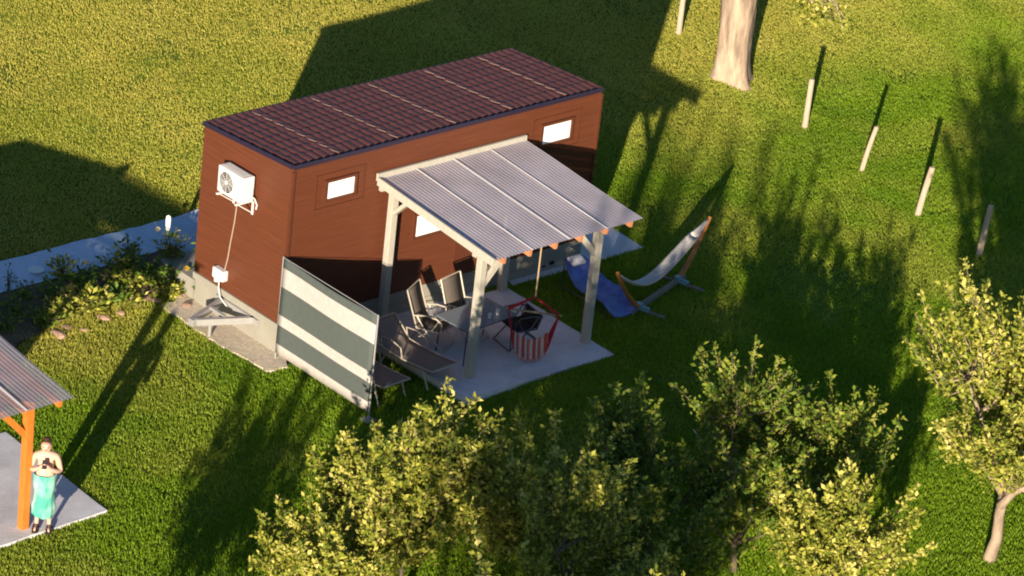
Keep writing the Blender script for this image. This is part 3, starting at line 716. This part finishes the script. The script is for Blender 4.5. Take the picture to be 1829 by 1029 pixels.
RK = [(-1.06,3.43,.15,'pale rock standing alone high in the bed, just below the shaded plants'), (-.67,2.95,.15,'pale upright rock of the group below the right part of the bed'), (-.59,2.79,.11,'small rock touching the upright one at the lawn edge'),
      (-.07,2.75,.12,'pale rock right of the tall plant shadow near the concrete step'), (-.21,2.37,.14,'pale rock where the bed edge meets the gravel strip'), (-1.78,2.72,.13,'pinkish rock in the middle of the lower bed edge'), (-1.42,2.71,.10,'small rock to the right of the pinkish middle one'),
      (-2.84,2.58,.17,'broad rock at the left end of the sunlit bed edge'), (-2.58,2.72,.11,'rock leaning on the right side of the broad left one'), (-2.61,3.02,.11,'rock just uphill of the broad left one'), (-2.36,2.5,.08,'low rock lying in dry grass right of the broad left one'), (-.98,2.81,.08,'smallest rock between the middle and the right group')]
for i, (x, y, s_, lb) in enumerate(RK): rock((x, y, H(x, y)+.03), s_, i, lb)
def bed_plant(x, y, ht, rad, n_, seed, label, m='leafC', size=.10, flowers=None, kind='tuft', name='bed_plant', group='flower bed plants along the path'):
    n_ = int(n_*1.5); r = random.Random(seed); root = empty(name, (x, y, H(x, y)), label=label, cat='plant', group=group)
    P, D, B = [], [], []; st = MB()
    for k in range(max(4, n_//14)):
        a = r.uniform(0, 6.28); ln = ht*r.uniform(.6, 1); o_ = rad*r.uniform(.2, 1); tip = Vector((math.cos(a)*o_, math.sin(a)*o_, ln)); mid = Vector((tip.x*.3, tip.y*.3, ln*.6))
        st.tube([(0,0,0), mid, tip], [.008,.006,.003], 4, cap=False)
        for j in range(14):
            t = r.uniform(.1, 1); q = mid*2*t*(1-t)+tip*t*t; sp = .07*rad/.3
            P.append(q+Vector((r.gauss(0,sp), r.gauss(0,sp), r.gauss(0,.03)))); D.append(Vector((math.cos(a)+r.gauss(0,.7), math.sin(a)+r.gauss(0,.7), .5+r.gauss(0,.4)))); B.append(r.uniform(-.1,.3))
    st.build('stem', M['bark'], root); leaf_mesh('foliage', P, D, size, M[m], root, seed, bias=np.array(B), aspect=.42)
    for (fx, fy, fz, fr, fm) in (flowers or []):
        f = MB()
        for ring in range(3):
            for k in range(7):
                a = k*.9+ring*.5; rr = fr*(1-.28*ring); c = Vector((fx+math.cos(a)*rr*.5, fy+math.sin(a)*rr*.5, fz+ring*.02)); u = Vector((-math.sin(a), math.cos(a), 0))*rr*.5; v = Vector((math.cos(a)*.6, math.sin(a)*.6, .55))*rr*.6
                f.add([c-u-v, c+u-v, c+u*.8+v, c-u*.8+v], [(0,1,2,3)])
        f.build('flower', M[fm], root)
    return root
BP = [(.22,3.45,.85,.34,260,'tall rose bush with cream flowers beside the garden lamp', 'leafB', .09, [(.36,.42,.5,.09,'rose'), (-.12,.30,.78,.06,'rose'), (-.15,.0,.55,.05,'rose'), (.12,-.42,.25,.07,'yellowf'), (.26,-.5,.3,.06,'rose')]),
      (.05,3.0,.45,.28,150,'yellow-flowered plant at the foot of the tall rose bush', 'leafC', .08, [(.1,-.1,.42,.06,'yellowf'), (-.1,.05,.4,.05,'yellowf')]),
      (-.45,3.85,.50,.30,170,'spiky dark plant by the path, first to the left of the rose bush', 'leafC', .11, None),
      (-.75,3.75,.42,.34,170,'broad dark plant touching the spiky one on its left', 'leafB', .10, None),
      (-1.35,3.80,.30,.22,90,'low thin plant in the bare stretch of the bed below the path', 'leafC', .07, None),
      (-1.62,3.66,.46,.36,200,'bushy dark plant in the middle of the bed', 'leafC', .10, [(.15,.1,.45,.04,'yellowf')]),
      (-1.82,3.98,.50,.26,140,'light green plant leaning over the path edge', 'leafA', .10, None),
      (-2.3,3.6,.36,.30,140,'dark low plant left of the bushy middle one', 'leafC', .09, None),
      (-2.75,3.75,.36,.26,120,'plant under the round path cover', 'leafB', .08, None),
      (-3.15,3.45,.32,.34,140,'shaded plant in the left part of the bed', 'leafC', .09, None),
      (-3.6,3.1,.30,.34,130,'leftmost shaded plant of the bed beside the orange pergola roof', 'leafC', .09, None),
      (-2.9,2.95,.28,.30,120,'shaded low plant behind the broad rock', 'leafC', .09, None),
      (-2.35,3.05,.30,.40,260,'sprawling sunlit plant right of the broad rock', 'leafA', .11, None),
      (-1.9,3.12,.34,.40,300,'bright green strap-leaved clump in the left sunlit bed', 'leafA', .13, None),
      (-1.42,3.15,.30,.38,260,'bright green clump between the two highest rocks', 'leafC', .12, None),
      (-1.15,2.95,.22,.34,200,'low sunlit leaves in front of the lone high rock', 'leafA', .10, None),
      (-.75,3.40,.30,.38,260,'sunlit strap-leaved clump right of the lone high rock', 'leafA', .12, None),
      (-.35,3.35,.34,.36,260,'sunlit clump just left of the tall plant shadow', 'leafC', .12, None),
      (-.28,2.85,.26,.26,160,'small leafy clump by the upright rock', 'leafA', .10, None),
      (.18,2.75,.34,.24,160,'green clump against the white end of the concrete step', 'leafC', .10, None)]
for i, (x, y, h_, r_d, n_, lb, m_, sz, fl) in enumerate(BP): bed_plant(x, y, h_, r_d, n_, 50+i, lb, m_, sz, fl)
# thin dark ornamental stalk over the path at the left
bed_plant(-2.93,4.02,.55,.10,56,91,'thin dark stalk with a small head standing over the left end of the path','leafC',.06)

# ------------------------------------------------------------------ fence posts on the meadow
FP = [(15.94,6.52,1.0,.00,'fence post at the top edge of the picture left of the old tree trunk'), (15.68,2.39,1.08,.0,'fence post nearest the old tree trunk, below it to the right'), (15.14,.27,.98,.12,'fence post leaning right, second below the old tree trunk'),
      (14.55,-1.81,1.05,.10,'fence post in the open sunny grass, third below the old tree trunk'), (14.28,-3.68,1.05,.05,'fence post at the right edge beside the streaky tree shade')]
for i, (x, y, h_, ln, lb) in enumerate(FP):
    r = random.Random(i); b = MB(); rd = .062 if i != 2 else .05
    b.tube([(0,0,-.1), (ln*.3,-ln*.3,h_*.33), (ln*.62,-ln*.62,h_*.66), (ln,-ln,h_), (ln,-ln,h_+.012)], [rd*1.05, rd, rd*.97, rd*.93, rd*.6], 9)
    o = b.build('fence_post', M['fence'], smooth=False, loc=(x, y, H(x, y))); tag(o, lb, 'fence post', 'fence posts across the meadow')

# ------------------------------------------------------------------ old tree at the top
bt = empty('old_tree', (15.80,4.72,H(15.8,4.72)-.05), label='old tree with a thick pale furrowed trunk at the top edge of the picture', cat='tree')
b = MB(); n_ = 20; rings = []
zs = [-.15,.05,.15,.3,.5,.8,1.2,1.7,2.2,2.8,3.4]
vs = []
for i, z in enumerate(zs):
    rad = .36+.20*math.exp(-z/.22)*.6+(.08*max(0, z-1.6)/1.8)
    for k in range(n_):
        a = 2*math.pi*k/n_; fl = 1+(.16*math.exp(-z/.5)*math.cos(a*4+1)+.05*math.sin(a*7+z*1.2)+.035*math.sin(a*3+z*3))
        vs.append((rad*fl*math.cos(a)-.02*z, rad*fl*math.sin(a)+.03*z, z))
fs = [(i*n_+k, i*n_+(k+1) % n_, (i+1)*n_+(k+1) % n_, (i+1)*n_+k) for i in range(len(zs)-1) for k in range(n_)]
b.add(vs, fs)
lims = []
r = random.Random(5)
for k in range(6):
    a = k*1.05+.3; e = Vector((math.cos(a)*r.uniform(1.6,2.6), math.sin(a)*r.uniform(1.6,2.6), r.uniform(5.2,7.4))); s0 = Vector((0,.1,3.0)); m_ = (s0+e)/2+Vector((math.cos(a)*.5, math.sin(a)*.5, -.2))
    q = [s0*(1-t)**2+m_*2*t*(1-t)+e*t*t for t in (0,.2,.4,.6,.8,1)]; b.tube(q, [.26,.2,.16,.12,.09,.06], 8); lims += q[2:]
dr = [Vector((0,.1,3.3)), Vector((.1,-.7,3.9)), Vector((.25,-1.2,3.5)), Vector((.30,-1.5,2.6)), Vector((.36,-1.65,2.15)), Vector((.42,-1.75,1.95))]
b.tube(dr, [.14,.1,.07,.045,.03,.012], 7)
b.build('trunk', M['barkp'], bt, smooth=True)
P, D, B = [], [], []
for k in range(150):
    d = Vector((r.gauss(0,1), r.gauss(0,1), r.gauss(0,.8))).normalized(); t = r.uniform(.5,1); c = Vector((d.x*3.0*t, d.y*3.0*t, 6.6+d.z*2.3*t)); bs = r.uniform(-.1,.3)
    for j in range(55): P.append(c+Vector((r.gauss(0,.3), r.gauss(0,.3), r.gauss(0,.3)))); D.append(Vector((r.gauss(0,1), r.gauss(0,1), r.gauss(0,.7)))); B.append(bs)
for k in range(26):
    c = dr[3]+(dr[5]-dr[3])*r.random()+Vector((r.gauss(.0,.25), r.gauss(-.0,.25), r.gauss(-.08,.12)))
    for j in range(30): P.append(c+Vector((r.gauss(0,.09), r.gauss(0,.09), r.gauss(0,.09)))); D.append(Vector((r.gauss(0,1), r.gauss(0,1), r.gauss(-.2,.7)))); B.append(.15)
leaf_mesh('crown', P, D, .10, M['leafA'], bt, 3, bias=np.array(B))
bb = MB()
for k in range(7):
    s0 = dr[4]+Vector((r.gauss(.28,.12), r.gauss(-.22,.12), .1)); bb.tube([dr[3], s0, s0+Vector((r.gauss(.1,.12), r.gauss(-.1,.12), -.45))], [.012,.01,.004], 4)
bb.build('bare_twig', M['barkp'], bt)

# ------------------------------------------------------------------ apple trees along the lower edge, plus unseen trees added for shade
TR = [('fruit_tree', (-3.15,-6.6), 1.9, 1.1, 11, 'yellow-green fruit tree nearest the foot of the striped screen', (0,0), 'leafA', 120),
      ('fruit_tree', (-3.6,-7.55), 3.25, 1.05, 12, 'tallest sunlit fruit tree at the lower edge, pointing at the patio corner', (.15,.1), 'leafA', 110),
      ('fruit_tree', (-1.75,-8.7), 2.9, 1.2, 13, 'half-shaded fruit tree between the tallest sunlit one and the dark middle group', (0,0), 'leafA', 95),
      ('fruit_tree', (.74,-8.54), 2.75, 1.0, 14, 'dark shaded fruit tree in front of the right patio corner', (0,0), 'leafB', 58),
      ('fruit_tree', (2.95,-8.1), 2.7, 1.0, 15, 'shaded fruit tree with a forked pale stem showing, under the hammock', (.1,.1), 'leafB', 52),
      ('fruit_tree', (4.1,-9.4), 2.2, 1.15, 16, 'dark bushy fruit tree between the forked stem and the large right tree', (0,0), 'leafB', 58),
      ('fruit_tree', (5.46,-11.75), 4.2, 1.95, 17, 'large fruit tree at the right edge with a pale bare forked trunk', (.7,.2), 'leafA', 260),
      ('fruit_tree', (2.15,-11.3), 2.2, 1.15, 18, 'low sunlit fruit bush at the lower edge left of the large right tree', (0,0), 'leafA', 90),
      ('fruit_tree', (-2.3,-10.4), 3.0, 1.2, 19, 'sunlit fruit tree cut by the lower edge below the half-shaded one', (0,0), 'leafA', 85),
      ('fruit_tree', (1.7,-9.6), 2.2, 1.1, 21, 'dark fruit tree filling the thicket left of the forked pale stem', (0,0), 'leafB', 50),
      ('fruit_tree', (-.35,-9.9), 2.2, 1.15, 22, 'shaded fruit tree low at the bottom edge between the half-shaded and dark ones', (0,0), 'leafB', 50),
      ('fruit_tree', (-4.75,-7.35), 1.75, 1.2, 27, 'small sunlit fruit bush cut by the lower edge, leftmost of all', (0,0), 'leafA', 125),
      ('added_shade_tree', (-13.1,-17.2), 7.2, 1.7, 32, 'tall unseen tree added below the frame for its shade, left of the pair', (0,0), 'leafA', 100),
      ('added_shade_tree', (-12.0,-18.5), 7.0, 1.5, 33, 'tall unseen tree added below the frame for its shade, right of the pair', (0,0), 'leafA', 100),  # unseen pair put in to darken the lawn around and beyond the hammock
      ('fruit_tree', (-7.4,-13.6), 4.6, 1.4, 24, 'tall unseen fruit tree added below the lower edge, middle of the row shading the thicket', (0,0), 'leafA', 90),
      ('fruit_tree', (-6.2,-14.4), 4.6, 1.4, 25, 'tall unseen fruit tree added below the lower edge, rightmost of the row shading the thicket', (0,0), 'leafA', 90),  # unseen trees put in so that the thicket lies in shade
      ('fruit_tree', (-9.9,-8.7), 2.2, 1.2, 20, 'low fruit tree beyond the lower left corner', (0,0), 'leafA', 40)]
for (nm, bs, h_, rd, sd, lb, ln, m_, ns_) in TR:
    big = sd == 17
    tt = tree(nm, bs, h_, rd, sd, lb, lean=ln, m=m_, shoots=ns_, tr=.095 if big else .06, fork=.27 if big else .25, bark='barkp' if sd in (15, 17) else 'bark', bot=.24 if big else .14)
    if sd == 15:
        b = MB(); b.tube([(-.15,-.1,.1), (-.6,-.55,.25), (-.84,-.79,.66), (-.86,-.80,.98), (-.86,-.79,1.26), (-.76,-.87,1.38), (-.60,-1.0,1.45)], [.06,.055,.05,.045,.05,.04,.025], 8)
        b.tube([(-.86,-.80,1.0), (-.72,-.90,1.08), (-.55,-1.05,1.12)], [.035,.022,.01], 6)
        b.build('bare_limb', M['barkp'], tt, smooth=True)
    if big:
        b = MB(); b.tube([(.04,.02,1.02), (.18,-.12,1.32), (.48,-.40,1.55), (.95,-.80,1.95)], [.075,.06,.05,.03], 8)
        b.build('side_limb', M['barkp'], tt, smooth=True)

# ------------------------------------------------------------------ person with towel
def person():
    root = empty('person', (-6.92,-2.79,.05), R(-41), label='bare-chested person in a teal towel beside the orange post, head bent over a phone', cat='person'); root.scale = (.93,.93,.93)
    V, E, RR = [], [], []
    def v(p, r, par=None):
        V.append(p); RR.append(r if isinstance(r, tuple) else (r, r)); i = len(V)-1
        if par is not None: E.append((par, i))
        return i
    pel = v((0,0,.95), (.155,.125)); sp = v((0,.0,1.12), (.165,.135), pel); ch = v((0,.015,1.30), (.17,.125), sp); uc = v((0,.01,1.41), (.13,.095), ch)
    nk = v((0,-.01,1.50), .058, uc); hb = v((0,-.045,1.56), (.072,.078), nk); hm_ = v((0,-.065,1.63), (.082,.098), hb); ht_ = v((0,-.06,1.70), (.07,.085), hm_)
    v((0,-.165,1.615), .012, hm_)
    for s in (-1, 1):
        v((s*.088,-.05,1.62), .014, hm_)
        sh = v((s*.185,.01,1.40), .066, uc); el = v((s*.255,.0,1.13), .046, sh); fm = v((s*.18,-.12,1.18), .042, el); wr = v((s*.085,-.205,1.27), .028, fm); pm = v((s*.045,-.24,1.32), (.034,.02), wr)
        for k in range(4):
            f1 = v((s*(.036-.004*k), -.252+.004*k, 1.362-.018*k), .0095, pm); f2 = v((s*(.004), -.275+.004*k, 1.375-.02*k), .0085, f1); v((s*(-.016+.002*k), -.262+.004*k, 1.373-.02*k), .0075, f2)
        t1 = v((s*.034,-.225,1.355), .011, pm); v((s*.012,-.228,1.382), .009, t1)
        hp = v((s*.09,.0,.86), .095, pel); kn = v((s*.10,-.02,.50), .062, hp); cf = v((s*.10,.02,.34), .056, kn); an = v((s*.105,.02,.10), .036, cf); he = v((s*.105,.035,.045), .036, an); ft = v((s*.115,-.09,.04), (.040,.026), he); v((s*.12,-.17,.032), (.038,.018), ft)
    me = bpy.data.meshes.new('body'); me.from_pydata(V, E, []); o = bpy.data.objects.new('body', me); S.collection.objects.link(o)
    md = o.modifiers.new('skin', 'SKIN')
    if not me.skin_vertices: 
        bm = bmesh.new(); bm.from_mesh(me); bm.verts.layers.skin.verify(); bm.to_mesh(me); bm.free()
    for i, sv in enumerate(me.skin_vertices[0].data): sv.radius = RR[i]; sv.use_root = (i == 0)
    md.use_smooth_shade = True; sb = o.modifiers.new('sub', 'SUBSURF'); sb.levels = 2; sb.render_levels = 2
    dg = bpy.context.evaluated_depsgraph_get(); nm = bpy.data.meshes.new_from_object(o.evaluated_get(dg)); bpy.data.objects.remove(o)
    nm.materials.clear(); nm.materials.append(M['skin']); nm.name = 'body'
    for p in nm.polygons: p.use_smooth = True
    b_ = bpy.data.objects.new('body', nm); link(b_, root)
    hair = MB(); rows = []
    for i in range(9):
        th = i/8*1.75; rows.append([(.090*math.sin(th)*math.cos(a), -.045+.108*math.sin(th)*math.sin(a)+.012, 1.665+.095*math.cos(th)-.0) for a in np.linspace(-.35, math.pi+.35, 15)] if i > 3 else [(.090*math.sin(th)*math.cos(a), -.052+.112*math.sin(th)*math.sin(a)+.01, 1.668+.100*math.cos(th)) for a in np.linspace(-math.pi/2-.0, 1.5*math.pi, 15)])
    hair.sheet(rows, .006); hair.build('hair', M['hair'], root, smooth=True)
    for s in (-1, 1):
        e = MB(); e.box((s*.033,-.158,1.635), (.026,.008,.010)); e.build('eye', M['hair'], root)
    m_ = MB(); m_.box((0,-.150,1.578), (.045,.008,.008)); m_.build('mouth', M['red'], root)
    t = MB(); rows = []
    for i in range(22):
        u = i/21; z = 1.075-.80*u; rx = .178+.015*math.sin(u*9)-.005*u; ry = .150-.008*u; row = []
        for k in range(49):
            a = 2*math.pi*k/48; fo = 1+.045*math.sin(a*9+u*3)*u+.03*math.sin(a*4-u*7)+.02*math.sin(u*26+a*2)
            row.append((rx*fo*math.cos(a), ry*fo*math.sin(a)-.01, z+.02*math.sin(a*2+1)*u))
        rows.append(row)
    t.sheet(rows, .008)
    t.box((.02,-.165,.70), (.015,.02,.68), Matrix.Rotation(.12, 3, 'Y'), bev=.004)
    t.build('towel', M['towel'], root, smooth=True)
    for s in (-1, 1):
        sn = MB(); sn.box((s*.115,-.07,.012), (.10,.27,.024), bev=.01); 
        for y in (-.10, -.02): sn.tube([(s*.115-.05,y,.02), (s*.115-.035,y,.07), (s*.115+.035,y,.07), (s*.115+.05,y,.02)], .012, 6)
        sn.build('sandal', M['sandal'], root)
    return root
person()
ph = MB(); ph.box((0,0,0), (.072,.010,.145), Matrix.Rotation(-.55, 3, 'X'), bev=.004)
rm = rotz(R(-41)); pp = rm@Vector((0,-.262*.93-.0,1.37*.93)); o = ph.build('phone', M['black'], loc=(-6.92+pp.x, -2.79+pp.y, .05+pp.z)); o.rotation_euler = (0,0,R(-41))
tag(o, 'dark phone held up in both hands by the person in the teal towel', 'phone')
